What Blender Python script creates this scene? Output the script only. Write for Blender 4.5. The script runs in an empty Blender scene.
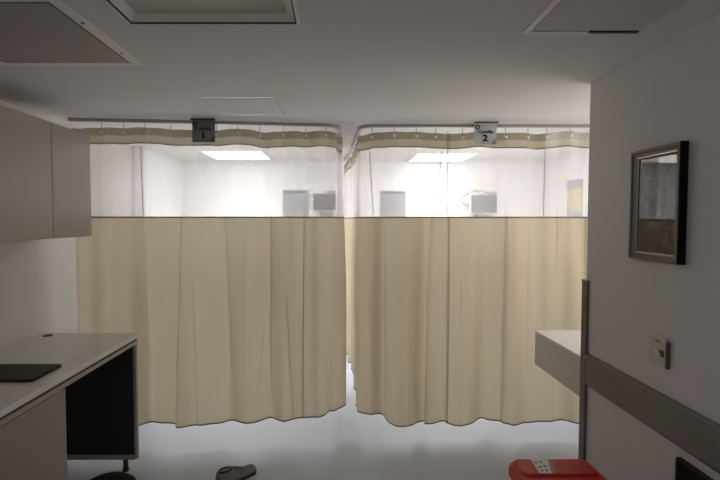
import bpy, bmesh, math, random
from mathutils import Vector, Matrix
random.seed(4)
scene = bpy.context.scene
COL = scene.collection
PI = math.pi
CEIL = 2.31

# ------------------------------------------------------------------ materials
def mat(name, color, rough=0.6, metal=0.0, spec=0.5, noise=0.0, nscale=8.0, bump=0.0, bscale=200.0):
    m = bpy.data.materials.new(name); m.use_nodes = True
    nt = m.node_tree; b = nt.nodes['Principled BSDF']
    b.inputs['Base Color'].default_value = (*color, 1)
    b.inputs['Roughness'].default_value = rough
    b.inputs['Metallic'].default_value = metal
    b.inputs['Specular IOR Level'].default_value = spec
    tc = nt.nodes.new('ShaderNodeTexCoord')
    if noise > 0:
        n = nt.nodes.new('ShaderNodeTexNoise'); n.inputs['Scale'].default_value = nscale
        n.inputs['Detail'].default_value = 3
        r = nt.nodes.new('ShaderNodeMixRGB')
        r.inputs['Color1'].default_value = (*[c * (1 - noise) for c in color], 1)
        r.inputs['Color2'].default_value = (*[min(1, c * (1 + noise)) for c in color], 1)
        nt.links.new(tc.outputs['Object'], n.inputs['Vector'])
        nt.links.new(n.outputs['Fac'], r.inputs['Fac'])
        nt.links.new(r.outputs['Color'], b.inputs['Base Color'])
    if bump > 0:
        n2 = nt.nodes.new('ShaderNodeTexNoise'); n2.inputs['Scale'].default_value = bscale
        bp = nt.nodes.new('ShaderNodeBump'); bp.inputs['Strength'].default_value = bump
        bp.inputs['Distance'].default_value = 0.002
        nt.links.new(tc.outputs['Object'], n2.inputs['Vector'])
        nt.links.new(n2.outputs['Fac'], bp.inputs['Height'])
        nt.links.new(bp.outputs['Normal'], b.inputs['Normal'])
    return m

def emit(name, color, s):
    m = bpy.data.materials.new(name); m.use_nodes = True
    nt = m.node_tree; nt.nodes.clear()
    e = nt.nodes.new('ShaderNodeEmission'); o = nt.nodes.new('ShaderNodeOutputMaterial')
    e.inputs['Color'].default_value = (*color, 1); e.inputs['Strength'].default_value = s
    nt.links.new(e.outputs[0], o.inputs[0])
    return m

def cloth(name, diff, trans, mixf, transp=0.0, noise=0.06):
    """woven fabric: diffuse + translucent, optionally see-through (mesh)"""
    m = bpy.data.materials.new(name); m.use_nodes = True
    nt = m.node_tree; nt.nodes.clear()
    o = nt.nodes.new('ShaderNodeOutputMaterial')
    d = nt.nodes.new('ShaderNodeBsdfDiffuse'); t = nt.nodes.new('ShaderNodeBsdfTranslucent')
    tc = nt.nodes.new('ShaderNodeTexCoord')
    def tint(c, sock):
        mp = nt.nodes.new('ShaderNodeMapping'); mp.inputs['Scale'].default_value = (60, 60, 4)
        n = nt.nodes.new('ShaderNodeTexNoise'); n.inputs['Scale'].default_value = 1.0
        r = nt.nodes.new('ShaderNodeMixRGB')
        r.inputs['Color1'].default_value = (*[x * (1 - noise) for x in c], 1)
        r.inputs['Color2'].default_value = (*[min(1, x * (1 + noise)) for x in c], 1)
        nt.links.new(tc.outputs['Object'], mp.inputs['Vector'])
        nt.links.new(mp.outputs['Vector'], n.inputs['Vector'])
        nt.links.new(n.outputs['Fac'], r.inputs['Fac'])
        nt.links.new(r.outputs['Color'], sock)
    tint(diff, d.inputs['Color']); tint(trans, t.inputs['Color'])
    mx = nt.nodes.new('ShaderNodeMixShader'); mx.inputs['Fac'].default_value = mixf
    nt.links.new(d.outputs[0], mx.inputs[1]); nt.links.new(t.outputs[0], mx.inputs[2])
    if transp > 0:
        tr = nt.nodes.new('ShaderNodeBsdfTransparent')
        m2 = nt.nodes.new('ShaderNodeMixShader'); m2.inputs['Fac'].default_value = transp
        nt.links.new(mx.outputs[0], m2.inputs[1]); nt.links.new(tr.outputs[0], m2.inputs[2])
        nt.links.new(m2.outputs[0], o.inputs[0])
    else:
        nt.links.new(mx.outputs[0], o.inputs[0])
    return m

def glass(name):
    m = bpy.data.materials.new(name); m.use_nodes = True
    nt = m.node_tree; nt.nodes.clear()
    o = nt.nodes.new('ShaderNodeOutputMaterial')
    g = nt.nodes.new('ShaderNodeBsdfGlossy'); g.inputs['Roughness'].default_value = 0.02
    t = nt.nodes.new('ShaderNodeBsdfTransparent')
    f = nt.nodes.new('ShaderNodeFresnel'); f.inputs['IOR'].default_value = 2.0
    mx = nt.nodes.new('ShaderNodeMixShader')
    nt.links.new(f.outputs[0], mx.inputs[0]); nt.links.new(t.outputs[0], mx.inputs[1])
    nt.links.new(g.outputs[0], mx.inputs[2]); nt.links.new(mx.outputs[0], o.inputs[0])
    return m

M = dict(
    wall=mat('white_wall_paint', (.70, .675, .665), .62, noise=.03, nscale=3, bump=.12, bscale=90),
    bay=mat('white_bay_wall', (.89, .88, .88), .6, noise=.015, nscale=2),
    ceil=mat('ceiling_paint', (.72, .705, .695), .8, noise=.03, nscale=2.5),
    floor=None,
    cab=mat('greige_laminate', (.42, .375, .335), .32, noise=.04, nscale=6),
    alu=mat('bright_aluminium', (.92, .91, .9), .22, 1.0),
    ped=mat('pedestal_laminate', (.29, .25, .22), .4, noise=.04, nscale=6),
    cabdark=mat('cabinet_gap', (.10, .085, .075), .6),
    top=mat('counter_laminate', (.74, .71, .68), .17, noise=.03, nscale=9),
    edge=mat('counter_edge', (.36, .32, .285), .4),
    groove=mat('shadow_groove', (.05, .045, .04), .7),
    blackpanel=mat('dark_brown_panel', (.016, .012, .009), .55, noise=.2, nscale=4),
    rail=mat('bumper_vinyl', (.20, .175, .15), .5, noise=.05, nscale=30),
    guard=mat('corner_guard_vinyl', (.15, .135, .115), .45),
    guardlight=mat('corner_guard_face', (.20, .18, .15), .4),
    white=mat('white_plastic', (.74, .71, .67), .35),
    cream=mat('cream_plastic', (.62, .57, .50), .4),
    grey=mat('grey_plastic', (.35, .35, .36), .4),
    screen=mat('grey_screen', (.21, .215, .225), .25),
    screenl=mat('grey_screen_left', (.17, .175, .17), .35),
    metal=mat('aluminium_track', (.42, .40, .39), .4, .6),
    pewter=mat('pewter_frame', (.17, .15, .13), .35, .6),
    bead=mat('silver_bead', (.6, .57, .52), .25, .8),
    print_=mat('dark_print', (.045, .040, .035), .5),
    mark=mat('print_marks', (.42, .41, .38), .5),
    markd=mat('print_dark_marks', (.008, .008, .008), .5),
    marky=mat('print_yellow', (.36, .30, .08), .5),
    red=mat('red_plastic', (.58, .018, .018), .38, noise=.05, nscale=15),
    reddark=mat('dark_red_plastic', (.20, .012, .02), .5),
    sticker=mat('sticker_white', (.80, .80, .78), .5),
    stickerpink=mat('sticker_pale_red', (.66, .22, .2), .5),
    black=mat('black_vinyl', (.006, .006, .006), .7, spec=.15),
    blackmat=mat('black_matte', (.02, .02, .021), .6),
    chrome=mat('chrome', (.5, .5, .5), .2, 1),
    shoe=mat('beige_suede', (.22, .20, .165), .85, noise=.15, nscale=40),
    sole=mat('dark_rubber', (.02, .018, .016), .7),
    sign1=mat('sign_dark_grey', (.23, .225, .22), .45),
    sign2=mat('sign_silver_grey', (.64, .63, .625), .45),
    signink=mat('sign_ink', (.008, .008, .009), .5),
    signink2=mat('sign_ink_soft', (.33, .32, .32), .5),
    signink1=mat('sign_ink_soft_dark', (.12, .11, .115), .5),
    poster=mat('poster_grey', (.40, .41, .43), .6, noise=.03, nscale=5),
    posterink=mat('poster_ink', (.15, .155, .17), .6),
    posterfaint=mat('poster_faint', (.36, .37, .39), .6),
    yellow=mat('poster_yellow', (.68, .60, .36), .6, noise=.08, nscale=7),
    yellowink=mat('poster_yellow_ink', (.55, .47, .28), .6),
    hatch=mat('hatch_panel', (.37, .335, .315), .55),
    hatchr=mat('hatch_panel_light', (.60, .58, .565), .7),
    rim=mat('hatch_rim', (.85, .81, .77), .5),
    offlens=mat('unlit_diffuser', (.56, .52, .47), .45),
    base=mat('blue_grey_vinyl', (.30, .34, .40), .5),
    lampframe=mat('lamp_frame', (.8, .8, .8), .5),
    lens=emit('lit_diffuser', (1, .99, .975), 5.0),
    drape=cloth('cream_curtain', (.60, .50, .32), (.72, .64, .49), .54, noise=.025),
    header=cloth('curtain_header', (.40, .35, .25), (.34, .30, .205), .5),
    header2=cloth('curtain_header_lower', (.52, .465, .355), (.56, .50, .385), .5),
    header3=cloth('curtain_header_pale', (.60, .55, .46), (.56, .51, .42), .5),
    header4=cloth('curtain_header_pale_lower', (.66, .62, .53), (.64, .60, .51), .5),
    hem=cloth('curtain_hem', (.26, .21, .13), (.24, .19, .11), .5),
    mesh=cloth('white_curtain_mesh', (.80, .775, .775), (.80, .775, .775), .5, transp=.68, noise=.02),
    seam=cloth('mesh_seam', (.50, .49, .48), (.40, .39, .38), .5),
    string=mat('hook_string', (.28, .26, .24), .6),
    grommet=mat('white_grommet', (.95, .94, .92), .3),  # near-white, standing in for light coming through the holes
    glass=glass('picture_glass'),
    cable=mat('grey_cable', (.22, .22, .215), .5),
)
def floor_mat():
    m = mat('blue_grey_vinyl_floor', (.56, .62, .71), .27, noise=.02, nscale=1.2, spec=.5)
    nt = m.node_tree; b = nt.nodes['Principled BSDF']
    return m
M['floor'] = floor_mat()

# ------------------------------------------------------------------ mesh helpers
def box(bm, x0, x1, y0, y1, z0, z1, bev=0.0, seg=2):
    v = [bm.verts.new((x, y, z)) for x in (x0, x1) for y in (y0, y1) for z in (z0, z1)]
    f = [(0, 1, 3, 2), (4, 6, 7, 5), (0, 4, 5, 1), (2, 3, 7, 6), (0, 2, 6, 4), (1, 5, 7, 3)]
    fs = [bm.faces.new([v[i] for i in q]) for q in f]
    bmesh.ops.recalc_face_normals(bm, faces=fs)
    if bev > 0:
        es = list({e for q in fs for e in q.edges})
        bmesh.ops.bevel(bm, geom=es, offset=bev, segments=seg, profile=.5, affect='EDGES')

def prism(bm, pts, axis, a, b, bev=0.0):
    """closed 2-D outline extruded along an axis: axis 'x' -> pts are (y,z); 'y' -> (x,z); 'z' -> (x,y)"""
    def P(p, h):
        return {'x': (h, p[0], p[1]), 'y': (p[0], h, p[1]), 'z': (p[0], p[1], h)}[axis]
    lo = [bm.verts.new(P(p, a)) for p in pts]; hi = [bm.verts.new(P(p, b)) for p in pts]
    fs = [bm.faces.new(lo), bm.faces.new(hi)]
    n = len(pts)
    for i in range(n):
        fs.append(bm.faces.new((lo[i], lo[(i + 1) % n], hi[(i + 1) % n], hi[i])))
    bmesh.ops.recalc_face_normals(bm, faces=fs)
    if bev > 0:
        es = list({e for q in fs[:2] for e in q.edges})
        bmesh.ops.bevel(bm, geom=es, offset=bev, segments=2, profile=.5, affect='EDGES')
    return fs

def tube(bm, pts, r, n=8, cap=True):
    pts = [Vector(p) for p in pts]; rings = []
    up = Vector((0, 0, 1))
    for i, p in enumerate(pts):
        t = (pts[min(i + 1, len(pts) - 1)] - pts[max(i - 1, 0)]).normalized()
        a = t.cross(up)
        if a.length < 1e-3: a = t.cross(Vector((1, 0, 0)))
        a.normalize(); b = t.cross(a).normalized()
        rr = r[i] if isinstance(r, (list, tuple)) else r
        rings.append([bm.verts.new(p + (a * math.cos(2 * PI * k / n) + b * math.sin(2 * PI * k / n)) * rr) for k in range(n)])
    for i in range(len(rings) - 1):
        for k in range(n):
            bm.faces.new((rings[i][k], rings[i][(k + 1) % n], rings[i + 1][(k + 1) % n], rings[i + 1][k]))
    if cap:
        bm.faces.new(rings[0][::-1]); bm.faces.new(rings[-1])

def lathe(bm, prof, c=(0, 0, 0), n=32, axis='z'):
    """profile of (radius, height) turned about an axis through c"""
    rings = []
    for r, h in prof:
        ring = []
        for k in range(n):
            a = 2 * PI * k / n; u, w = max(r, 1e-4) * math.cos(a), max(r, 1e-4) * math.sin(a)
            p = {'z': (u, w, h), 'y': (u, h, w), 'x': (h, u, w)}[axis]
            ring.append(bm.verts.new((c[0] + p[0], c[1] + p[1], c[2] + p[2])))
        rings.append(ring)
    fs = []
    for i in range(len(rings) - 1):
        for k in range(n):
            fs.append(bm.faces.new((rings[i][k], rings[i][(k + 1) % n], rings[i + 1][(k + 1) % n], rings[i + 1][k])))
    fs.append(bm.faces.new(rings[0])); fs.append(bm.faces.new(rings[-1]))
    bmesh.ops.recalc_face_normals(bm, faces=fs)

def rrect(x0, x1, y0, y1, r, n=6):
    pts = []
    for cx, cy, a0 in ((x1 - r, y1 - r, 0), (x0 + r, y1 - r, PI / 2), (x0 + r, y0 + r, PI), (x1 - r, y0 + r, 1.5 * PI)):
        for k in range(n + 1):
            a = a0 + PI / 2 * k / n
            pts.append((cx + r * math.cos(a), cy + r * math.sin(a)))
    return pts

def obj(name, bm, m, parent=None, smooth=False):
    me = bpy.data.meshes.new(name); bm.to_mesh(me); bm.free()
    o = bpy.data.objects.new(name, me); COL.objects.link(o)
    for x in (m if isinstance(m, (list, tuple)) else [m]): me.materials.append(x)
    if smooth:
        for p in me.polygons: p.use_smooth = True
    if parent is not None:
        o.parent = parent
        o.matrix_parent_inverse = Matrix.Translation(-Vector(parent.location))
    return o

def tag(o, label, cat, group=None):
    o['label'] = label; o['category'] = cat
    if group: o['group'] = group
    return o

def thing(name, label, cat, loc, group=None):
    o = bpy.data.objects.new(name, None); COL.objects.link(o)
    o.location = loc; o.empty_display_size = .05
    return tag(o, label, cat, group)

def struct(name, bm, m, parent=None):
    o = obj(name, bm, m, parent)
    if parent is None: o['kind'] = 'structure'
    return o

def B(*a, **k):
    bm = bmesh.new(); box(bm, *a, **k); return bm

def text_bm(s, size, center, rot, extrude=.0006, bold=0.0, sx=1.0):
    """lettering as a mesh; rot is a 3x3 Matrix that carries the text's XY plane into the world"""
    cu = bpy.data.curves.new('lettering', 'FONT'); cu.body = s; cu.size = size
    cu.align_x = 'CENTER'; cu.align_y = 'CENTER'; cu.extrude = extrude; cu.offset = bold; cu.resolution_u = 4
    o = bpy.data.objects.new('lettering', cu); COL.objects.link(o)
    bpy.context.view_layer.update()
    dg = bpy.context.evaluated_depsgraph_get()
    me = bpy.data.meshes.new_from_object(o.evaluated_get(dg))
    bm = bmesh.new(); bm.from_mesh(me)
    bpy.data.objects.remove(o); bpy.data.curves.remove(cu); bpy.data.meshes.remove(me)
    T = Matrix.Translation(center) @ rot.to_4x4() @ Matrix.Diagonal((sx, 1, 1, 1))
    bmesh.ops.transform(bm, matrix=T, verts=bm.verts)
    return bm
ROT_FRONT = Matrix(((1, 0, 0), (0, 0, -1), (0, 1, 0)))       # faces -y (towards the room)

# ------------------------------------------------------------------ room shell
XR = 1.265; XL = -1.95; YC = 2.47; YB = 5.72; XB = 2.43; YR = -2.4
struct('floor', B(XL - .1, XB + .1, YR - .1, YB + .1, -.1, 0), M['floor'])
struct('ceiling', B(XL - .1, XB + .1, YR - .1, YB + .1, CEIL, CEIL + .1), M['ceil'])
struct('wall_left', B(XL - .1, XL, YR, YB, 0, CEIL), M['wall'])
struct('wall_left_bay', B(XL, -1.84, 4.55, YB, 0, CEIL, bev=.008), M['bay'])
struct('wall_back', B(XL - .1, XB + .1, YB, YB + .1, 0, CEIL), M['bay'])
struct('wall_rear', B(XL - .1, XR + .2, YR - .1, YR, 0, CEIL), M['wall'])
bm = bmesh.new()
prism(bm, [(XR, YR)] + [(XR + .02 - .02 * math.cos(a), YC - .02 + .02 * math.sin(a)) for a in [PI / 2 * k / 6 for k in range(7)]]
      + [(XB, YC), (XB, YC - .12), (XR + .12, YC - .12), (XR + .12, YR)], 'z', 0, CEIL)
o = struct('wall_right', bm, M['wall'])
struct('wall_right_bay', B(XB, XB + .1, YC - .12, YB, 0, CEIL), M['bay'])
struct('baseboard_back', B(-1.84, XB, YB - .012, YB, 0, .085), M['base'])
struct('baseboard_left', B(XL, XL + .012, YR, 4.55, 0, .085), M['base'])
struct('baseboard_right', B(XR - .012, XR, YR, YC - .04, 0, .085), M['base'])

# ------------------------------------------------------------------ lit ceiling panels in the bays
def lit_panel(x0, x1, y0, y1, label):
    t = thing('ceiling_light', label, 'ceiling light', ((x0 + x1) / 2, (y0 + y1) / 2, CEIL), 'lit ceiling panels in the bays')
    bm = bmesh.new(); w = .018
    for a in ((x0 - w, x1 + w, y0 - w, y0), (x0 - w, x1 + w, y1, y1 + w), (x0 - w, x0, y0, y1), (x1, x1 + w, y0, y1)):
        box(bm, *a, CEIL - .012, CEIL)
    obj('frame', bm, M['lampframe'], t)
    obj('diffuser', B(x0, x1, y0, y1, CEIL - .008, CEIL - .001), M['lens'], t)
lit_panel(-1.375, -.785, 4.80, 5.42, 'lit square ceiling panel seen through the curtain of bay one')
lit_panel(.805, 1.405, 4.99, 5.63, 'lit square ceiling panel seen through the curtains of bay two')

# ------------------------------------------------------------------ things on the front ceiling
def frame_ring(bm, x0, x1, y0, y1, w, z0, z1, bev=.0):
    box(bm, x0, x1, y1 - w, y1, z0, z1, bev=bev); box(bm, x0, x1, y0, y0 + w, z0, z1, bev=bev)
    box(bm, x0, x0 + w, y0 + w, y1 - w, z0, z1, bev=bev); box(bm, x1 - w, x1, y0 + w, y1 - w, z0, z1, bev=bev)

# unlit troffer: splayed frame round a set-back diffuser
x0, x1, y0, y1 = -.712, -.136, 1.08, 1.655
t = thing('ceiling_light', 'unlit square ceiling light with a deep splayed frame above the room', 'ceiling light', ((x0 + x1) / 2, (y0 + y1) / 2, CEIL))
bm = bmesh.new()
zb = CEIL - .030
def ringpts(d, z): return [(x0 + d, y0 + d, z), (x1 - d, y0 + d, z), (x1 - d, y1 - d, z), (x0 + d, y1 - d, z)]
rings = [[bm.verts.new(p) for p in ringpts(*q)] for q in ((-.004, CEIL), (0, zb), (.008, zb - .002), (.012, zb + .003), (.045, CEIL - .004))]
for a, b in zip(rings, rings[1:]):
    for k in range(4): bm.faces.new((a[k], a[(k + 1) % 4], b[(k + 1) % 4], b[k]))
bmesh.ops.recalc_face_normals(bm, faces=bm.faces)
obj('frame', bm, M['rim'], t)
bm = bmesh.new(); frame_ring(bm, x0 + .009, x1 - .009, y0 + .009, y1 - .009, .0045, zb - .001, zb + .012)  # dark strip stands in for the shade on the inner slope
obj('joint_or_shade', bm, M['groove'], t)
obj('diffuser', B(x0 + .04, x1 - .04, y0 + .04, y1 - .04, CEIL - .008, CEIL - .001), M['offlens'], t)

# left hatch, its door sagging a little at the near side
x0, x1, y0, y1 = -1.50, -.875, 1.50, 2.165
t = thing('ceiling_hatch', 'large dark ceiling hatch with pale rim above the wall cabinet', 'ceiling hatch', ((x0 + x1) / 2, (y0 + y1) / 2, CEIL))
bm = bmesh.new(); frame_ring(bm, x0, x1, y0, y1, .042, CEIL - .005, CEIL, bev=.0015)
obj('rim', bm, M['rim'], t)
bm = bmesh.new(); frame_ring(bm, x0 + .040, x1 - .040, y0 + .040, y1 - .040, .006, CEIL - .0062, CEIL)
obj('joint_or_shade', bm, M['groove'], t)
obj('panel', B(x0 + .045, x1 - .045, y0 + .045, y1 - .045, CEIL - .0075, CEIL - .001, bev=.001), M['hatch'], t)
for yy in (1.70, 2.0):
    bm = bmesh.new(); lathe(bm, [(.006, 0), (.006, .002)], (x1 - .02, yy, CEIL - .0072), 12)
    obj('screw', bm, M['cabdark'], t)

# right hatch
x0, x1, y0, y1 = .668, 1.09, 1.36, 1.80
t = thing('ceiling_hatch', 'pale square ceiling hatch close to the right wall', 'ceiling hatch', ((x0 + x1) / 2, (y0 + y1) / 2, CEIL))
bm = bmesh.new()
box(bm, x0, x0 + .025, y0, y1, CEIL - .006, CEIL, bev=.0015)
box(bm, x0 + .025, (x0 + x1) / 2 + .03, y1 - .02, y1, CEIL - .006, CEIL, bev=.0015)
box(bm, x0 + .025, x1, y0, y0 + .02, CEIL - .006, CEIL, bev=.0015)
obj('rim', bm, M['rim'], t)
bm = bmesh.new(); box(bm, (x0 + x1) / 2 + .03, x1, y1 - .020, y1 - .008, CEIL - .0065, CEIL)
obj('joint_or_shade', bm, M['groove'], t)
obj('panel', B(x0 + .03, x1, y0 + .025, y1 - .03, CEIL - .004, CEIL - .001), M['hatchr'], t)

# small flush hatch near the curtain
x0, x1, y0, y1 = -.77, -.366, 2.74, 3.17
t = thing('ceiling_hatch', 'small flush ceiling hatch in front of the first bay sign', 'ceiling hatch', ((x0 + x1) / 2, (y0 + y1) / 2, CEIL))
obj('panel', B(x0, x1, y0, y1, CEIL - .003, CEIL - .0005), M['ceil'], t)
for a in ((x0, x1, y0 - .012, y0), (x0 + .03, x1 + .01, y1, y1 + .012)):
    obj('rim', B(*a, CEIL - .002, CEIL), M['alu'], t)
for xa in (x0 - .004, x1):
    obj('joint_or_shade', B(xa, xa + .004, y0, y1, CEIL - .0015, CEIL), M['hatch'], t)

# ------------------------------------------------------------------ curtains
def make_path(pts, r=.11):
    """polyline with rounded corners, resampled every 5 mm -> list of (x, y, nx, ny)"""
    P = [Vector((p[0], p[1], 0)) for p in pts]; out = [P[0]]
    for i in range(1, len(P) - 1):
        a = (P[i - 1] - P[i]).normalized(); b = (P[i + 1] - P[i]).normalized()
        s, e = P[i] + a * r, P[i] + b * r
        for k in range(11):
            q = k / 10; out.append(s * (1 - q) ** 2 + P[i] * 2 * q * (1 - q) + e * q * q)
    out.append(P[-1])
    L = [0]
    for a, b in zip(out, out[1:]): L.append(L[-1] + (b - a).length)
    def at(s):
        s = min(max(s, 0), L[-1])
        for i in range(len(L) - 1):
            if s <= L[i + 1]:
                q = (s - L[i]) / max(1e-9, L[i + 1] - L[i]); break
        p = out[i].lerp(out[i + 1], q); t = (out[i + 1] - out[i]).normalized()
        return p, t, Vector((t.y, -t.x, 0))
    return at, L[-1]

def sm(a, b, x):
    q = min(1, max(0, (x - a) / (b - a))); return q * q * (3 - 2 * q)

def make_curtain(label, pts, folds, grom, bottom, seed, seams=(), wave=1.0, zoff=0.0, pale=None):
    at, L = make_path(pts)
    rnd = random.Random(seed)
    ph = [rnd.uniform(0, 6.28) for _ in range(8)]
    p0 = at(L / 2)[0]
    t = thing('cubicle_curtain', label, 'curtain', (p0.x, p0.y, CEIL), 'cubicle curtains')
    base = [(lambda s: at(s))(i * L / 500) for i in range(501)]
    def fast(s):
        q = min(max(s / L * 500, 0), 499.999); i = int(q); f = q - i
        a, b = base[i], base[i + 1]
        return a[0].lerp(b[0], f), a[1].lerp(b[1], f), a[2].lerp(b[2], f)
    gsp = .155
    def point(s, z):
        low = 1 - sm(.9, 2.2, z)                       # 0 at the header, 1 low down
        d = .010 * math.sin(2 * PI * s / gsp + ph[0]) * (1 - .8 * low)
        d += wave * (.031 * math.sin(2 * PI * s / .43 + ph[1] + .25 * z) + .021 * math.sin(2 * PI * s / .27 + ph[2] - .3 * z)
              + .008 * math.sin(2 * PI * s / .145 + ph[3] + .5 * z)) * (.35 + .65 * low)
        if fast(s)[0].y > 3.72: d *= .45
        ds = 0.0
        for (s0, A, w, zlo, zhi, lean) in folds:
            c = s0 + lean * (1.6 - z)
            q = (s - c) / w
            if abs(q) > 5: continue
            w = w * 1.0; g = .85 * sm(zlo - .25, zlo, z) * (1 - sm(zhi, zhi + .4, z))
            A2 = A * (g if z < 1.7 else g * .35)
            ds += -A2 * q * math.exp(-q * q / 1.6) * w
            d += .55 * A2 * w * math.tanh(q) * math.exp(-(q / 3.2) ** 2)
        edge = min(1, s / .05, (L - s) / .05)
        p, tt, n = fast(s + ds * edge)
        return p + n * d
    def strip(name, zs, m, parent, matidx=None, zfun=None, ns=None, off=0.0, smooth=True):
        bm = bmesh.new(); n = ns or max(40, int(L / .0055)); grid = []
        for z in zs:
            row = []
            for i in range(n + 1):
                s = L * i / n
                zz = zfun(s, z) if zfun else z
                p = point(s, zz)
                if off:
                    _, _, nn = fast(s); p = p + nn * off
                row.append(bm.verts.new((p.x, p.y, zz + zoff)))
            grid.append(row)
        for j in range(len(grid) - 1):
            for i in range(n):
                f = bm.faces.new((grid[j][i], grid[j][i + 1], grid[j + 1][i + 1], grid[j + 1][i]))
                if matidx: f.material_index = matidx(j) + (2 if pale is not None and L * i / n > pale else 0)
        return obj(name, bm, m, parent, smooth=smooth)
    hw = lambda s: .006 * math.sin(2 * PI * s / .62 + ph[4]) + .004 * math.sin(2 * PI * s / .31 + ph[5])
    ztop, zmid, zlow, zhem = 2.252, 2.200, 2.145, 1.640
    lin = lambda a, b, n: [a + (b - a) * i / n for i in range(n + 1)]
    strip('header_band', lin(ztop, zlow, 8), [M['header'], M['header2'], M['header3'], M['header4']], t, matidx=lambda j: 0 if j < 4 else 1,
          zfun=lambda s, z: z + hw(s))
    strip('header_hem', lin(zlow + .004, zlow - .004, 1), M['hem'], t, zfun=lambda s, z: z + hw(s), off=.002)
    strip('mesh_panel', lin(zlow, zhem, 12), M['mesh'], t, zfun=lambda s, z: z + hw(s) * sm(zhem, zlow, z))
    bz = lambda s: bottom(s) + .010 * math.sin(2 * PI * s / .55 + ph[6]) + .006 * math.sin(2 * PI * s / .23 + ph[7])
    dr = strip('drape', lin(zhem, 0.0, 46), M['drape'], t, zfun=lambda s, z: bz(s) + (zhem - bz(s)) * z / zhem)
    strip('top_hem', lin(zhem + .004, zhem - .006, 1), M['hem'], dr, off=.002)
    strip('bottom_hem', lin(.011, 0, 1), M['hem'], dr, zfun=lambda s, z: bz(s) + z, off=.002)
    for s in grom:
        p = point(s, 2.222); _, _, n = fast(s)
        zz = 2.222 + hw(s) + zoff
        bm = bmesh.new(); lathe(bm, [(.002, -.004), (.0105, -.004), (.012, 0), (.0105, .004), (.002, .004)], (0, 0, 0), 14, 'y')
        ang = math.atan2(n.y, n.x) + PI / 2
        bmesh.ops.transform(bm, matrix=Matrix.Translation((p.x + n.x * .006, p.y + n.y * .006, zz)) @ Matrix.Rotation(ang, 4, 'Z'), verts=bm.verts)
        obj('grommet', bm, M['grommet'], t, smooth=True)
        pc, _, _ = fast(s)
        bm = bmesh.new()
        tube(bm, [(pc.x, pc.y, CEIL - .012), (pc.x, pc.y, CEIL - .03), (p.x + n.x * .008, p.y + n.y * .008, zz + .016), (p.x + n.x * .009, p.y + n.y * .009, zz)], .0021, 6)
        obj('hook', bm, M['string'], t)
    for (sa, za, sb, zb_) in seams:
        bm = bmesh.new(); pp = []
        for k in range(13):
            q = k / 12; s = sa + (sb - sa) * q; z = za + (zb_ - za) * q
            p = point(s, z); _, _, n = fast(s)
            pp.append((p.x + n.x * .002, p.y + n.y * .002, z + zoff))
        tube(bm, pp, .0024, 6)
        obj('seam', bm, M['seam'], t)
    return t

# bay one: starts by the left wall, rounds the corner and runs back between the bays
PATH1 = [(-1.83, 3.29), (-.015, 3.49), (.0, 4.60)]
def sx1(px):                                            # arclength at a place along the front run
    return px + 1.915
f1 = [  # (s, strength, width, z from, z to, lean)
    (.10, 1.1, .016, .1, 1.7, -.01), (.33, .7, .02, .5, 1.8, .0), (.535, 1.0, .018, .8, 1.8, .02), (.80, 1.5, .026, .1, 1.75, -.035),
    (.86, .9, .02, .1, 1.1, .02), (1.10, .7, .022, .7, 1.8, .03), (1.23, .8, .018, .3, 1.2, .0), (1.415, 1.35, .022, .5, 1.9, -.005),
    (1.44, 1.1, .026, .1, .75, -.10), (1.50, .9, .02, .15, .9, .05), (1.655, 1.6, .024, .1, 1.8, -.01), (1.80, .8, .02, .3, 1.6, .01),
    (2.25, 1.2, .025, .1, 1.8, 0), (2.6, 1.2, .025, .1, 1.8, 0)]
g1 = [.04, .275, .42, .56, .735, .90, 1.045, 1.19, 1.345, 1.51, 1.67, 1.815] + [2.1, 2.35, 2.6, 2.85]
make_curtain('cream hospital curtain with white mesh top closing bay one', PATH1, [(a - .075, *b) for a, *b in f1], [g - .075 for g in g1 if g > .08],
             lambda s: .185 - .030 * math.sin(PI * min(1, s / 1.9)), 11,
             seams=((.045, 2.13, .055, 1.65), (.455, 2.13, .46, 1.65)))

# bay two, left half: from the back between the bays, round the corner, to the middle overlap
PATH2 = [(.05, 5.50), (.125, 4.6), (.155, 3.50), (.80, 3.50)]
f2 = [(.3, 1.3, .03, .1, 1.8, 0), (.75, 1.3, .03, .1, 1.8, 0), (1.2, 1.3, .03, .1, 1.8, 0), (1.6, 1.3, .03, .1, 1.8, 0),
      (2.02, .9, .02, .1, 1.7, .0), (2.13, .8, .03, .1, 1.9, .01), (2.31, .9, .022, .1, 1.7, -.01), (2.42, 1.2, .024, .1, 1.9, .02),
      (2.475, 1.5, .026, .1, 1.9, -.02)]
g2 = [.3, .7, 1.1, 1.5, 1.8, 2.04, 2.20, 2.36, 2.50]
make_curtain('cream curtain with white mesh top, left half of bay two', PATH2, f2, g2,
             lambda s: .17 if s < 1.95 else .17 - .06 * sm(1.95, 2.3, s), 23,
             seams=((2.02, 2.12, 2.055, 1.65), (2.545, 2.12, 2.50, 1.65), (2.585, 2.26, 2.585, 1.65)))

# bay two, right half
PATH3 = [(.788, 3.515), (2.30, 3.505)]
f3 = [(.10, .8, .02, .1, 1.8, .0), (.27, .8, .024, .1, 1.8, .02), (.42, 1.1, .02, .1, 1.7, -.01), (.485, 1.0, .02, .6, 1.8, .01), (.60, .7, .03, .1, 1.8, -.01),
      (.80, .9, .022, .1, 1.7, .0), (1.0, 1.2, .03, .1, 1.8, .0), (1.25, .8, .022, .1, 1.7, .0), (1.4, .8, .022, .1, 1.7, .0)]
g3 = [.10, .41, .575, .71, .88, 1.05, 1.2, 1.36]
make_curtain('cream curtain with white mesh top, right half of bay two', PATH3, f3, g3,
             lambda s: .110 + .01 * s / 1.5, 37, wave=1.15, pale=.70, seams=((.70, 2.13, .70, 1.65),))

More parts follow.
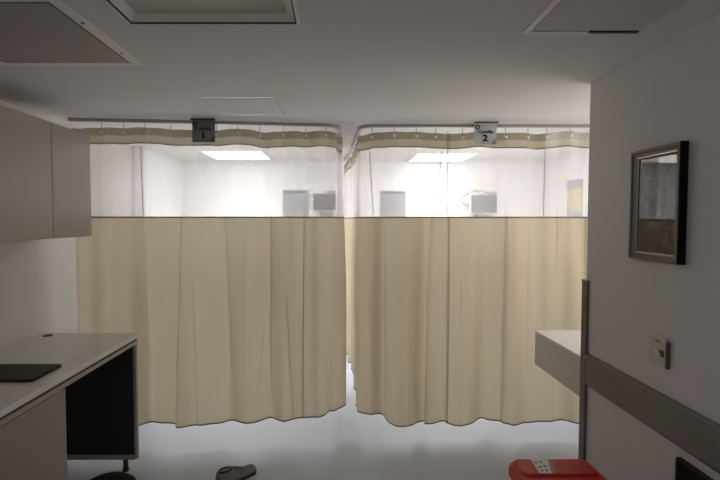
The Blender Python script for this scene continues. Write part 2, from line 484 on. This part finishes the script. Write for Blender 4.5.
# tracks
def track(label, pts):
    at, L = make_path(pts, .12)
    bm = bmesh.new(); rows = []
    n = 140
    for i in range(n + 1):
        p, tt, nn = at(L * i / n)
        rows.append([bm.verts.new((p.x + nn.x * a, p.y + nn.y * a, z)) for a, z in ((-.012, CEIL), (-.012, CEIL - .022), (-.004, CEIL - .022), (.004, CEIL - .022), (.012, CEIL - .022), (.012, CEIL))])
    for a, b in zip(rows, rows[1:]):
        for k in range(5): bm.faces.new((a[k], a[k + 1], b[k + 1], b[k]))
    bm.faces.new(rows[0]); bm.faces.new(rows[-1][::-1])
    bmesh.ops.recalc_face_normals(bm, faces=bm.faces)
    p0 = at(L / 2)[0]
    return tag(obj('curtain_track', bm, M['metal']), label, 'curtain track', 'ceiling curtain tracks')
track('slim grey ceiling track carrying the curtain of bay one', [(-1.84, 3.283), (-.015, 3.49), (.0, 4.66)])
track('slim grey ceiling track carrying the two curtains of bay two', [(.05, 5.54), (.125, 4.6), (.155, 3.505), (2.42, 3.505)])

# ------------------------------------------------------------------ hanging signs
def sign(xc, y, num, m, soft, label):
    w, h, th = .078, .157, .006
    t = thing('hanging_sign', label, 'sign', (xc, y, CEIL), 'numbered bay signs')
    bm = bmesh.new()
    z1 = CEIL - .006; z0 = CEIL - h
    prism(bm, [(y - .022, z1 + .006), (y - .022, z1), (y - .003, z1 - .004), (y - .003, z0), (y + .003, z0), (y + .003, z1 + .006)], 'x', xc - w, xc + w)
    obj('plate', bm, m, t)
    obj('top_lip', B(xc - w - .006, xc + w + .006, y - .027, y - .021, CEIL - .009, CEIL), M['blackmat'] if num == '1' else M['groove'], t)
    f = y - .0045
    bm = bmesh.new()
    cx, cz = xc - w + .022, z1 - .026
    for k in range(28):
        a0, a1 = 2 * PI * k / 28, 2 * PI * (k + 1) / 28
        vs = []
        for a, r in ((a0, .0085), (a0, .0165), (a1, .0165), (a1, .0085)):
            vs.append(bm.verts.new((cx + r * math.cos(a), f, cz + r * math.sin(a))))
        bm.faces.new(vs)
    prism(bm, [(cx - .007, cz + .014), (cx, cz + .020), (cx + .007, cz + .014)], 'y', f - .0006, f + .0006)
    obj('emblem', bm, M['signink'], t)
    obj('lettering', text_bm('Camilla', .0335, (xc - .002, f, z0 + .090), ROT_FRONT, bold=.0007, sx=1.12), M['signink'], t)
    obj('number', text_bm(num, .062, (xc - .002, f, z0 + .045), ROT_FRONT, bold=.0028, sx=1.2), M['signink'], t)
    bm = bmesh.new()
    for k in range(9):
        box(bm, xc - .04 + k * .0085, xc - .04 + k * .0085 + .006, f - .0005, f, z0 + .008, z0 + .0115)
    obj('small_print', bm, soft, t)
    bm = bmesh.new()
    r0 = .034
    pts = [(xc + w - .001, z0 + .001)] + [(xc + w - .001 - r0 * math.sin(a), z0 + .001 + r0 * 1.15 * math.cos(a)) for a in [PI / 2 * k / 8 for k in range(9)]]
    prism(bm, pts, 'y', f - .0005, f + .0005)
    obj('corner_motif', bm, soft, t)
sign(-.935, 3.32, '1', M['sign1'], M['signink1'], 'dark hanging sign lettered Camilla 1 in front of the left curtain')
sign(1.030, 3.43, '2', M['sign2'], M['signink2'], 'silver grey hanging sign lettered Camilla 2 in front of right curtains')

# ------------------------------------------------------------------ things on the bay walls
def poster(xc, ztop, w, h, label):
    y = YB - .003; x0, x1 = xc - w / 2, xc + w / 2
    t = thing('wall_poster', label, 'poster', (xc, y, ztop - h), 'grey posters on the bay walls')
    obj('sheet', B(x0, x1, y - .003, y + .003, ztop - h, ztop), M['poster'], t)
    bm = bmesh.new(); f = y - .0035
    cx, cz = x0 + .026, ztop - .026
    for k in range(20):
        a0, a1 = 2 * PI * k / 20, 2 * PI * (k + 1) / 20
        bm.faces.new([bm.verts.new((cx + r * math.cos(a), f, cz + r * math.sin(a))) for a, r in ((a0, .008), (a0, .016), (a1, .016), (a1, .008))])
    obj('emblem', bm, M['posterink'], t)
    bm = bmesh.new(); x = x0 + .06
    rr = random.Random(int(xc * 100))
    while x < x1 - .03:
        ww = rr.uniform(.012, .03); box(bm, x, x + ww, f - .0005, f, ztop - .037, ztop - .017); x += ww + .008
    obj('heading', bm, M['posterink'], t)
    bm = bmesh.new(); z = ztop - .075
    while z > ztop - h + .03:
        box(bm, x0 + .02, x1 - .02 - rr.uniform(0, .08), f - .0005, f, z - .005, z); z -= .02
    obj('body_text', bm, M['posterfaint'], t)
poster(-.528, 1.977, .305, .43, 'grey printed poster on the back wall of bay one beside the monitor')
poster(.63, 1.968, .305, .43, 'grey printed poster on the back wall of bay two')

x = XB - .003
t = thing('wall_poster', 'grey poster with yellow middle on the right wall of bay two', 'poster', (x, 4.99, 1.58))
obj('sheet', B(x - .002, x + .003, 4.82, 5.14, 1.60, 2.035), M['poster'], t)
obj('yellow_field', B(x - .003, x - .001, 4.825, 5.135, 1.715, 1.945), M['yellow'], t)
for (yy, z0, z1) in ((5.03, 1.85, 1.905), (4.93, 1.85, 1.91), (4.99, 1.745, 1.80)):
    bm = bmesh.new()
    prism(bm, [(yy - .022, z0), (yy + .022, z0), (yy + .016, z1 - .02), (yy + .006, z1), (yy - .006, z1), (yy - .016, z1 - .02)], 'x', x - .004, x - .002)
    obj('pictogram', bm, M['yellowink'], t)

def monitor(xc, zc, w, h, label, scr, left_cable):
    yw = YB; y0, y1 = yw - .20, yw - .12
    t = thing('patient_monitor', label, 'monitor', (xc, yw, zc), 'wall mounted patient monitors')
    bm = bmesh.new()
    prism(bm, rrect(xc - w / 2, xc + w / 2, zc - h / 2, zc + h / 2, .014), 'y', y0, y1, bev=.006)
    obj('casing', bm, M['white'], t)
    bm = bmesh.new(); prism(bm, rrect(xc - w / 2 + .012, xc + w / 2 - .018, zc - h / 2 + .016, zc + h / 2 - .008, .006), 'y', y0 - .003, y0 + .001)
    obj('screen', bm, scr, t)
    bm = bmesh.new()
    prism(bm, [(xc - .04, zc + h / 2 - .004), (xc + w / 2 - .02, zc + h / 2 - .004), (xc + w / 2 - .012, zc + h / 2 + .018), (xc + w / 2 - .03, zc + h / 2 + .030), (xc + .03, zc + h / 2 + .026)], 'y', y0 + .015, y1 - .01, bev=.004)
    obj('carry_handle', bm, M['grey'], t)
    bm = bmesh.new()
    box(bm, xc - .05, xc + .07, y1 - .05, y1 - .005, zc - h / 2 - .10, zc - h / 2 + .005, bev=.006)
    box(bm, xc - .03, xc + .05, y1 - .02, yw - .006, zc - h / 2 - .10, zc - h / 2 - .06, bev=.004)
    box(bm, xc - .06, xc + .08, yw - .012, yw, zc - h / 2 - .16, zc - h / 2 + .03, bev=.003)
    obj('bracket', bm, M['grey'], t)
    for k in range(4):
        bm = bmesh.new(); lathe(bm, [(.007, 0), (.007, -.006), (.004, -.008)], (xc - w / 2 + .05 + k * .03, y0 - .001, zc - h / 2 + .008), 10, 'y')
        obj('button', bm, M['grey'], t)
    for pts in left_cable:
        bm = bmesh.new(); P = [Vector(p) for p in pts]; out = []
        for i in range(len(P) - 1):
            a, b, c, d = P[max(i - 1, 0)], P[i], P[i + 1], P[min(i + 2, len(P) - 1)]
            for k in range(7):
                q = k / 7
                out.append(.5 * ((2 * b) + (c - a) * q + (2 * a - 5 * b + 4 * c - d) * q * q + (3 * b - a - 3 * c + d) * q ** 3))
        out.append(P[-1]); tube(bm, out, .0045, 6)
        obj('cable', bm, M['cable'], t, smooth=True)
yc = YB - .15
monitor(-.177, 1.820, .285, .213, 'grey patient monitor on the back wall of bay one', M['screenl'],
        [[(-.315, yc, 1.90), (-.345, yc, 1.91), (-.36, yc, 1.88), (-.335, yc, 1.86), (-.355, yc, 1.83), (-.34, yc, 1.80), (-.36, yc, 1.78), (-.335, yc, 1.76), (-.315, yc, 1.77)]])
monitor(1.655, 1.800, .325, .228, 'grey patient monitor with looped cables on the back wall of bay two', M['screen'],
        [[(1.62, yc, 1.92), (1.56, yc, 1.965), (1.48, yc, 1.95), (1.41, yc, 1.88), (1.385, yc, 1.86), (1.37, yc, 1.80), (1.41, yc, 1.745), (1.50, yc, 1.74), (1.50, yc, 1.75)],
         [(1.50, yc, 1.80), (1.46, yc, 1.80), (1.40, yc, 1.83), (1.41, yc, 1.88), (1.46, yc, 1.905), (1.51, yc, 1.93), (1.60, yc, 1.955), (1.68, yc, 1.945)],
         [(1.50, yc, 1.775), (1.47, yc, 1.78), (1.43, yc, 1.81), (1.45, yc, 1.85)]])

# ------------------------------------------------------------------ wall cabinet (left)
xf = -1.58; ya, yb, ym = 2.18, 3.055, 2.648; z0, z1 = 1.525, 2.14
t = thing('wall_cabinet', 'greige two-door wall cabinet hung on the left wall above the counter', 'cabinet', (XL, (ya + yb) / 2, z0))
obj('carcass', B(XL, xf - .02, ya, yb, z0, z1, bev=.001), M['cabdark'], t)
obj('side_panel', B(XL, xf - .0015, yb - .016, yb + .002, z0 - .002, z1 + .002, bev=.001), M['cab'], t)
obj('top_panel', B(XL, xf - .004, ya, yb - .016, z1 - .002, z1 + .016), M['cab'], t)
obj('bottom_panel', B(XL, xf - .004, ya, yb - .016, z0 - .008, z0 + .002), M['cab'], t)
obj('door', B(xf - .019, xf, ym + .0025, yb - .010, z0 - .006, z1 + .010, bev=.0015), M['cab'], t)
obj('door', B(xf - .019, xf, ya, ym - .0025, z0 - .006, z1 + .010, bev=.0015), M['cab'], t)

# ------------------------------------------------------------------ counter desk (left)
xf = -1.305; ya, yb = .75, 3.07; zt = .89
t = thing('counter_desk', 'greige counter desk with dark open kneehole along the left wall', 'desk', (-1.6, 1.9, 0))
obj('worktop', B(XL, xf + .005, ya, yb + .012, zt - .028, zt, bev=.003), M['top'], t)
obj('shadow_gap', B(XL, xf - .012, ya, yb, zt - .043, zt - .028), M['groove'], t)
obj('apron', B(XL + .01, xf - .002, ya, yb, zt - .066, zt - .043, bev=.001), M['edge'], t)
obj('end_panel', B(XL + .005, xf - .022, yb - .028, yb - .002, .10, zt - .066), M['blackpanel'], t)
obj('edge_strip', B(xf - .022, xf - .004, yb - .030, yb, .078, zt - .066, bev=.001), M['edge'], t)
obj('bottom_rail', B(XL + .005, xf - .022, yb - .034, yb, .072, .104, bev=.001), M['edge'], t)
for lx in (-1.385, -1.85):
    bm = bmesh.new(); lathe(bm, [(.016, .075), (.016, .018), (.020, .016), (.020, 0)], (lx, yb - .03, 0), 20)
    obj('leg', bm, M['blackmat'], t, smooth=False)
pd = obj('pedestal', B(XL + .005, xf - .022, ya, 2.237, .0, zt - .066), M['edge'], t)
obj('pedestal_side', B(XL + .005, xf - .022, 2.238, 2.253, .0, zt - .066), M['edge'], t)
obj('pedestal_door', B(xf - .021, xf - .003, 1.62, 2.255, .0, zt - .070, bev=.0015), M['ped'], t)
obj('pedestal_door', B(xf - .021, xf - .003, ya, 1.616, .0, zt - .070, bev=.0015), M['ped'], t)
bm = bmesh.new(); lathe(bm, [(.026, 0), (.030, .0005), (.030, .003), (.024, .004), (.024, .0015)], (-1.845, 3.0, zt), 24)
obj('cable_grommet', bm, M['blackmat'], t)

# black folder on the counter
t = thing('document_folder', 'flat black folder lying on the counter near its front edge', 'folder', (-1.55, 2.25, zt))
bm = bmesh.new(); prism(bm, rrect(-1.72, -1.385, 2.13, 2.365, .006), 'z', zt + .0005, zt + .005, bev=.001)
obj('lower_cover', bm, M['blackmat'], t)
bm = bmesh.new(); prism(bm, rrect(-1.715, -1.395, 2.137, 2.358, .003), 'z', zt + .005, zt + .010)
obj('papers', bm, M['blackmat'], t)
bm = bmesh.new(); prism(bm, rrect(-1.72, -1.385, 2.13, 2.365, .006), 'z', zt + .010, zt + .0135, bev=.001)
obj('upper_cover', bm, M['blackmat'], t)

# ------------------------------------------------------------------ shelf counter (right recess)
t = thing('recess_counter', 'white boxed counter in the recess before the right curtain', 'counter', (1.8, 2.85, .65))
obj('top', B(1.305, XB, YC + .004, 3.19, .868, .882, bev=.002), mat('white_laminate', (.86, .84, .83), .35), t)
obj('front_apron', B(1.307, 1.325, YC + .004, 3.187, .655, .868, bev=.002), mat('grey_white_laminate', (.66, .64, .63), .4), t)
obj('end_apron', B(1.325, XB, 3.17, 3.187, .655, .868, bev=.002), M['white'], t)
obj('underside', B(1.325, XB, YC + .004, 3.17, .655, .672), M['white'], t)

# ------------------------------------------------------------------ right wall fittings
t = thing('corner_guard', 'dark grey vertical corner guard on the end of the right wall', 'corner guard', (XR, YC, 0))
bm = bmesh.new()
prism(bm, [(XR - .014, YC - .048), (XR, YC - .048), (XR, YC), (XR + .048, YC), (XR + .048, YC + .012), (XR - .002, YC + .012), (XR - .010, YC + .008), (XR - .014, YC)], 'z', .0, 1.305, bev=.001)
obj('vinyl_strip', bm, M['guard'], t)
bm = bmesh.new(); prism(bm, [(XR - .016, YC - .052), (XR + .001, YC - .052), (XR + .001, YC + .001), (XR + .05, YC + .001), (XR + .05, YC + .014), (XR - .004, YC + .014), (XR - .013, YC + .009), (XR - .016, YC)], 'z', 1.300, 1.314, bev=.002)
obj('end_cap', bm, M['guardlight'], t)

t = thing('bumper_rail', 'grey-brown wall bumper rail along the right wall', 'bumper rail', (XR, 1.6, .78))
za, zb_ = .782, .940
prof = [(XR, za), (XR - .018, za + .004), (XR - .026, za + .018), (XR - .028, za + .08), (XR - .026, zb_ - .028), (XR - .022, zb_ - .022), (XR - .022, zb_ - .012), (XR - .014, zb_ - .002), (XR, zb_)]
bm = bmesh.new(); prism(bm, prof, 'y', -1.2, YC - .075)
obj('rail_cover', bm, M['rail'], t)
bm = bmesh.new(); prism(bm, [(XR, za - .002), (XR - .019, za + .002), (XR - .029, za + .016), (XR - .031, za + .08), (XR - .028, zb_ - .02), (XR - .015, zb_), (XR, zb_ + .002)], 'y', YC - .076, YC - .052, bev=.002)
obj('end_cap', bm, M['rail'], t)

# light switch
t = thing('light_switch', 'cream switch plate on the right wall above the bumper rail', 'switch', (XR, 1.875, 1.05))
bm = bmesh.new(); prism(bm, rrect(1.83, 1.93, 1.047, 1.163, .006), 'x', XR - .010, XR, bev=.003)
obj('plate', bm, M['cream'], t)
bm = bmesh.new(); prism(bm, [(XR - .009, 1.090), (XR - .012, 1.090), (XR - .020, 1.112), (XR - .009, 1.112)], 'y', 1.862, 1.892)
obj('rocker', bm, M['white'], t)
obj('rocker_recess', B(XR - .0108, XR - .009, 1.838, 1.862, 1.086, 1.112), M['cabdark'], t)
obj('indicator', B(XR - .0112, XR - .009, 1.862, 1.892, 1.138, 1.146), mat('olive_mark', (.32, .27, .08), .5), t)
obj('side_shadow_box', B(XR - .012, XR, 1.818, 1.829, 1.047, 1.150, bev=.001), M['cabdark'], t)

# dark wall panel low on the right
t = thing('wall_panel', 'dark flat panel fixed low on the right wall under the bumper rail', 'wall panel', (XR, 1.5, .12))
obj('panel', B(XR - .016, XR, 1.16, 1.742, .13, .735, bev=.003), M['black'], t)
bm = bmesh.new(); frame_ring_pts = ((1.155, 1.747, .735, .742), (1.155, 1.747, .123, .13), (1.742, 1.749, .13, .735), (1.153, 1.16, .13, .735))
for a in frame_ring_pts: box(bm, XR - .018, XR, *a)
obj('frame', bm, M['blackmat'], t)

# framed picture
ya, yb, z0, z1 = 1.758, 2.060, 1.456, 1.907; yo = -.034
t = thing('framed_picture', 'pewter framed dark print behind glass on the right wall', 'picture', (XR, (ya + yb) / 2, z0))
bm = bmesh.new()
def pr(d, x): return [(XR - x, ya + d, z0 + d), (XR - x, yb - d, z0 + d), (XR - x, yb - d, z1 - d), (XR - x, ya + d, z1 - d)]
rings = [[bm.verts.new(p) for p in pr(*q)] for q in ((0, 0), (0, .022), (.004, .028), (.012, .029), (.018, .022), (.024, .022), (.028, .012), (.028, .004))]
for a, b in zip(rings, rings[1:]):
    for k in range(4): bm.faces.new((a[k], a[(k + 1) % 4], b[(k + 1) % 4], b[k]))
bmesh.ops.recalc_face_normals(bm, faces=bm.faces)
obj('frame', bm, M['pewter'], t)
obj('side_edge', B(XR - .029, XR, ya - .006, ya - .0005, z0, z1), M['black'], t)
bm = bmesh.new()
rings = [[bm.verts.new(p) for p in pr(*q)] for q in ((.027, .012), (.027, .016), (.032, .016), (.034, .009))]
for a, b in zip(rings, rings[1:]):
    for k in range(4): bm.faces.new((a[k], a[(k + 1) % 4], b[(k + 1) % 4], b[k]))
bmesh.ops.recalc_face_normals(bm, faces=bm.faces)
obj('inner_bead', bm, M['bead'], t)
obj('print', B(XR - .004, XR - .001, ya + .02, yb - .02, z0 + .02, z1 - .02), M['print_'], t)
xp = XR - .0045
def plaque(yc_, zc, d):
    bm = bmesh.new(); w, h = .048, .024
    for a in ((yc_ - w, yc_ + w, zc + h - .004, zc + h), (yc_ - w, yc_ + w, zc - h, zc - h + .004), (yc_ - w, yc_ - w + .004, zc - h, zc + h), (yc_ + w - .004, yc_ + w, zc - h, zc + h)):
        box(bm, xp - .0005, xp, *a)
    obj('plaque_outline', bm, M['mark'], t)
    bm = bmesh.new()
    prism(bm, [(yc_ - d * .042, zc), (yc_ - d * .012, zc + .018), (yc_ - d * .012, zc + .011), (yc_ + d * .036, zc + .011), (yc_ + d * .036, zc - .011), (yc_ - d * .012, zc - .011), (yc_ - d * .012, zc - .018)], 'x', xp - .0006, xp)
    obj('arrow', bm, M['markd'] if d > 0 else M['mark'], t)
plaque(1.985 + yo, 1.812, 1)
plaque(1.965 + yo, 1.600, -1)
bm = bmesh.new(); box(bm, xp - .0005, xp, 1.94 + yo, 2.035 + yo, 1.722, 1.726); box(bm, xp - .0005, xp, 1.95 + yo, 2.03 + yo, 1.708, 1.716); box(bm, xp - .0005, xp, 1.94 + yo, 2.035 + yo, 1.698, 1.702)
obj('yellow_band', bm, M['marky'], t)
bm = bmesh.new(); lathe(bm, [(.028, -.0006), (.028, 0)], (xp, 1.975 + yo, 1.66), 24, 'x'); obj('dark_roundel', bm, M['markd'], t)
bm = bmesh.new()
for dy in (-.010, .010): lathe(bm, [(.004, -.001), (.004, 0)], (xp - .0003, 1.975 + yo + dy, 1.667), 10, 'x')
box(bm, xp - .001, xp - .0003, 1.963 + yo, 1.987 + yo, 1.648, 1.652)
obj('roundel_dots', bm, M['mark'], t)
for zc in (1.76, 1.648, 1.545):
    bm = bmesh.new()
    pts = [(1.900 + yo + .024 * math.cos(2 * PI * k / 24), zc + .030 * math.sin(2 * PI * k / 24)) for k in range(24)]
    prism(bm, pts, 'x', xp - .0006, xp); obj('medallion', bm, M['mark'], t)
bm = bmesh.new()
for (yy, zz) in ((1.945, 1.772), (1.888, 1.806), (1.87, 1.813), (1.945, 1.573), (1.925, 1.525), (1.955, 1.523), (1.94, 1.548), (1.955, 1.548), (1.97, 1.546), (1.90, 1.585), (1.885, 1.595)):
    lathe(bm, [(.005, -.0008), (.005, 0)], (xp, yy + yo, zz), 10, 'x')
obj('small_dots', bm, M['bead'], t)
bm = bmesh.new()                                        # leans a touch forward at the foot
bm.faces.new([bm.verts.new(p) for p in ((XR - .0120, ya + .026, z0 + .026), (XR - .0120, yb - .026, z0 + .026), (XR - .0090, yb - .026, z1 - .026), (XR - .0090, ya + .026, z1 - .026))])
bmesh.ops.recalc_face_normals(bm, faces=bm.faces)
if bm.faces[:][0].normal.x > 0: bmesh.ops.reverse_faces(bm, faces=bm.faces)
obj('glass_pane', bm, M['glass'], t)

# ------------------------------------------------------------------ red bin
t = thing('waste_bin', 'red lidded waste bin with white sticker beside the right wall', 'waste bin', (.93, 1.97, 0))
bm = bmesh.new()
lo = rrect(.800, 1.075, 1.83, 2.075, .05); hi = rrect(.762, 1.108, 1.80, 2.115, .05)
a = [bm.verts.new((*p, .0)) for p in lo]; b = [bm.verts.new((*p, .495)) for p in hi]; n = len(a)
bm.faces.new(a[::-1]); bm.faces.new(b)
for k in range(n): bm.faces.new((a[k], a[(k + 1) % n], b[(k + 1) % n], b[k]))
obj('body', bm, M['reddark'], t)
bm = bmesh.new()
stack = [(0, .485, 0), (-.006, .492, 0), (-.006, .522, 0), (.0, .534, 0), (.012, .541, 0)]
rows = []
for d, z, _ in stack:
    rows.append([bm.verts.new((*p, z)) for p in rrect(.752 + d, 1.118 - d, 1.79 + d, 2.125 - d, .055 - min(d, .02))])
for p, q in zip(rows, rows[1:]):
    for k in range(len(p)): bm.faces.new((p[k], p[(k + 1) % len(p)], q[(k + 1) % len(p)], q[k]))
bm.faces.new(rows[0][::-1]); bm.faces.new(rows[-1])
lid = obj('lid', bm, M['red'], t)
bm = bmesh.new()
rows = []
for d, z in ((0, .540), (.004, .549), (.010, .552)):
    rows.append([bm.verts.new((*p, z)) for p in rrect(.768 + d, 1.102 - d, 1.972 + d, 2.112 - d, .028)])
for p, q in zip(rows, rows[1:]):
    for k in range(len(p)): bm.faces.new((p[k], p[(k + 1) % len(p)], q[(k + 1) % len(p)], q[k]))
bm.faces.new(rows[-1])
obj('raised_panel', bm, M['red'], lid)
def quad(bm, pts, z0, z1): prism(bm, pts, 'z', z0, z1)
bm = bmesh.new(); quad(bm, [(.843, 1.982), (.895, 1.982), (.928, 2.100), (.850, 2.100)], .5521, .5528)
stk = obj('sticker', bm, M['sticker'], lid); stk['label'] = 'white sticker with small dark symbols'
bm = bmesh.new()
for (x, y) in ((.862, 2.07), (.885, 2.075), (.866, 2.035), (.889, 2.04), (.862, 2.004), (.882, 2.004)):
    lathe(bm, [(.0065, .5528), (.0065, .5532)], (x, y, 0), 10)
obj('symbols', bm, M['posterink'], stk)
bm = bmesh.new(); quad(bm, [(.899, 1.982), (.910, 1.982), (.944, 2.100), (.932, 2.100)], .5521, .5527)
for k in range(6):
    y = 1.995 + k * .016
    quad(bm, [(.914 + k * .0046, y), (.932 + k * .0046 + .006 * (k % 2), y), (.934 + k * .0046 + .006 * (k % 2), y + .006), (.916 + k * .0046, y + .006)], .5521, .5526)
obj('sticker_print', bm, M['stickerpink'], lid)
obj('hinge', B(.85, 1.02, 2.108, 2.13, .50, .535, bev=.004), M['reddark'], t)

# ------------------------------------------------------------------ black stool by the desk
cx, cy = -.99, 2.0
t = thing('stool', 'black rounded stool seat at the foot of the left desk', 'stool', (cx, cy, 0))
bm = bmesh.new(); lathe(bm, [(.02, .430), (.10, .432), (.116, .447), (.120, .465), (.112, .486), (.085, .505), (.045, .515), (.001, .517)], (cx, cy, 0), 40)
obj('seat', bm, M['black'], t, smooth=True)
bm = bmesh.new(); lathe(bm, [(.022, .10), (.022, .26), (.014, .262), (.014, .435)], (cx, cy, 0), 20)
obj('gas_column', bm, M['chrome'], t)
for k in range(5):
    a = 2 * PI * k / 5 + .3; ux, uy = math.cos(a), math.sin(a)
    bm = bmesh.new(); tube(bm, [(cx + ux * .01, cy + uy * .01, .105), (cx + ux * .10, cy + uy * .10, .090), (cx + ux * .19, cy + uy * .19, .065)], [.022, .018, .013], 10)
    lg = obj('leg', bm, M['blackmat'], t, smooth=True)
    bm = bmesh.new(); lathe(bm, [(.022, -.011), (.026, -.008), (.026, .008), (.022, .011)], (0, 0, 0), 16, 'y')
    bmesh.ops.transform(bm, matrix=Matrix.Translation((cx + ux * .195, cy + uy * .195, .026)) @ Matrix.Rotation(a, 4, 'Z'), verts=bm.verts)
    tube(bm, [(cx + ux * .188, cy + uy * .188, .07), (cx + ux * .190, cy + uy * .190, .03)], .007, 8)
    obj('castor', bm, M['black'], lg)

# ------------------------------------------------------------------ shoe on the floor
t = thing('shoe', 'beige suede shoe with dark sole lying on the floor before the curtain', 'shoe', (-.65, 3.02, 0))
def shoe_pts(u, w0):
    """outline half-width at u in 0..1 (heel to toe)"""
    return w0 * (.72 + .28 * math.sin(PI * min(1, u * 1.1)) if u < .85 else (.80 * math.sqrt(max(0, 1 - ((u - .85) / .16) ** 2))))
Lh = .27; ang = math.radians(42)
def tf(p):
    x, y, z = p
    return (-.745 + x * math.cos(ang) - y * math.sin(ang), 2.845 + x * math.sin(ang) + y * math.cos(ang), z)
N = 22
bm = bmesh.new(); rows = []
for i in range(N + 1):
    u = i / N * .995; w = max(.004, shoe_pts(u, .043))
    rows.append([bm.verts.new(tf((u * Lh, y, z))) for y, z in ((-w, 0), (-w * 1.04, .016), (-w, .022), (w, .022), (w * 1.04, .016), (w, 0))])
for a, b in zip(rows, rows[1:]):
    for k in range(6): bm.faces.new((a[k], a[(k + 1) % 6], b[(k + 1) % 6], b[k]))
bm.faces.new(rows[0]); bm.faces.new(rows[-1]); bmesh.ops.recalc_face_normals(bm, faces=bm.faces)
obj('sole', bm, M['sole'], t)
bm = bmesh.new(); rows = []
for i in range(N + 1):
    u = .015 + i / N * .965; w = max(.003, shoe_pts(u, .040))
    h = .022 + (.072 - .030 * sm(.25, .75, u)) * (1 if u < .85 else math.sqrt(max(.02, 1 - ((u - .85) / .15) ** 2)))
    top = .55 if u > .4 else .8
    rows.append([bm.verts.new(tf((u * Lh, w * math.cos(a) * (1 if math.sin(a) < .5 else top / .8), .020 + (h - .020) * math.sin(a)))) for a in [PI * k / 12 for k in range(13)]])
for a, b in zip(rows, rows[1:]):
    for k in range(12): bm.faces.new((a[k], a[k + 1], b[k + 1], b[k]))
bm.faces.new(rows[0]); bm.faces.new(rows[-1]); bmesh.ops.recalc_face_normals(bm, faces=bm.faces)
obj('upper', bm, M['shoe'], t, smooth=True)
bm = bmesh.new()
pts = [tf((.055 + .042 * math.cos(2 * PI * k / 20), .024 * math.sin(2 * PI * k / 20), .089)) for k in range(21)]
tube(bm, pts, .006, 8, cap=False); vs = [bm.verts.new(Vector(p) + Vector((0, 0, -.001))) for p in pts[:-1]]; bm.faces.new(vs)
obj('opening', bm, M['sole'], t)
bm = bmesh.new()
for k in range(4):
    u = .115 + k * .018
    tube(bm, [tf((u, -.022, .078 - k * .006)), tf((u + .004, 0, .088 - k * .0075)), tf((u, .022, .078 - k * .006))], .0028, 6)
obj('laces', bm, M['sole'], t)

# ------------------------------------------------------------------ light
w = bpy.data.worlds.new('World'); scene.world = w; w.use_nodes = True
w.node_tree.nodes['Background'].inputs[0].default_value = (.5, .5, .5, 1)
w.node_tree.nodes['Background'].inputs[1].default_value = 0.0
def area(name, loc, rot, sx, sy, watts, color, spread=180):
    la = bpy.data.lights.new(name, 'AREA'); la.shape = 'RECTANGLE'; la.size = sx; la.size_y = sy
    la.energy = watts; la.color = color; la.spread = math.radians(spread)
    lo = bpy.data.objects.new(name, la); COL.objects.link(lo); lo.location = loc; lo.rotation_euler = [math.radians(a) for a in rot]
    return lo
area('room_fill', (-.2, -1.7, 2.2), (40, 0, 0), 1.4, 1.0, 13.0, (1.0, .97, .94))  # added dim fill behind the camera, no fitting modelled there
area('bay_lamp', (-1.08, 5.11, CEIL - .012), (0, 0, 0), .58, .60, 8.0, (1, .99, .975), 105)
area('bay_lamp', (1.105, 5.31, CEIL - .012), (0, 0, 0), .58, .60, 7.0, (1, .99, .975), 105)
area('bay_wall_fill', (-.95, 3.74, CEIL - .08), (60, 0, 0), 1.3, .08, 6.5, (1, .98, .97), 100)  # added fill to even out the back wall, not a real fitting
area('bay_wall_fill', (1.25, 3.74, CEIL - .08), (60, 0, 0), 1.6, .08, 10.0, (1, .98, .97), 100)  # same added wall fill for bay two
area('bay_up_fill', (-1.0, 4.5, 1.2), (180, 0, 0), .8, .5, 5.0, (1, .99, .98))  # added upward fill hidden behind the drape, no bedside lamp here
area('bay_up_fill', (1.35, 4.6, 1.2), (180, 0, 0), .9, .5, 8.0, (1, .99, .98))  # same added upward fill for bay two
area('side_passage', (2.36, 2.98, 1.55), (90, 0, 90), .8, 1.3, 8.2, (1.0, .97, .95))

# ------------------------------------------------------------------ camera
cam = bpy.data.cameras.new('Camera'); co = bpy.data.objects.new('Camera', cam); COL.objects.link(co)
co.location = (0, 0, 1.62); co.rotation_euler = (math.radians(90 - 2.39), 0, 0)
cam.sensor_fit = 'HORIZONTAL'; cam.sensor_width = 36; cam.lens = 24; cam.shift_x = 20 / 720
cam.clip_start = .05
scene.camera = co
scene.view_settings.view_transform = 'Standard'
scene.view_settings.look = 'None'
scene.view_settings.exposure = -0.05
scene.cycles.max_bounces = 12
scene.cycles.diffuse_bounces = 6
scene.cycles.transparent_max_bounces = 24
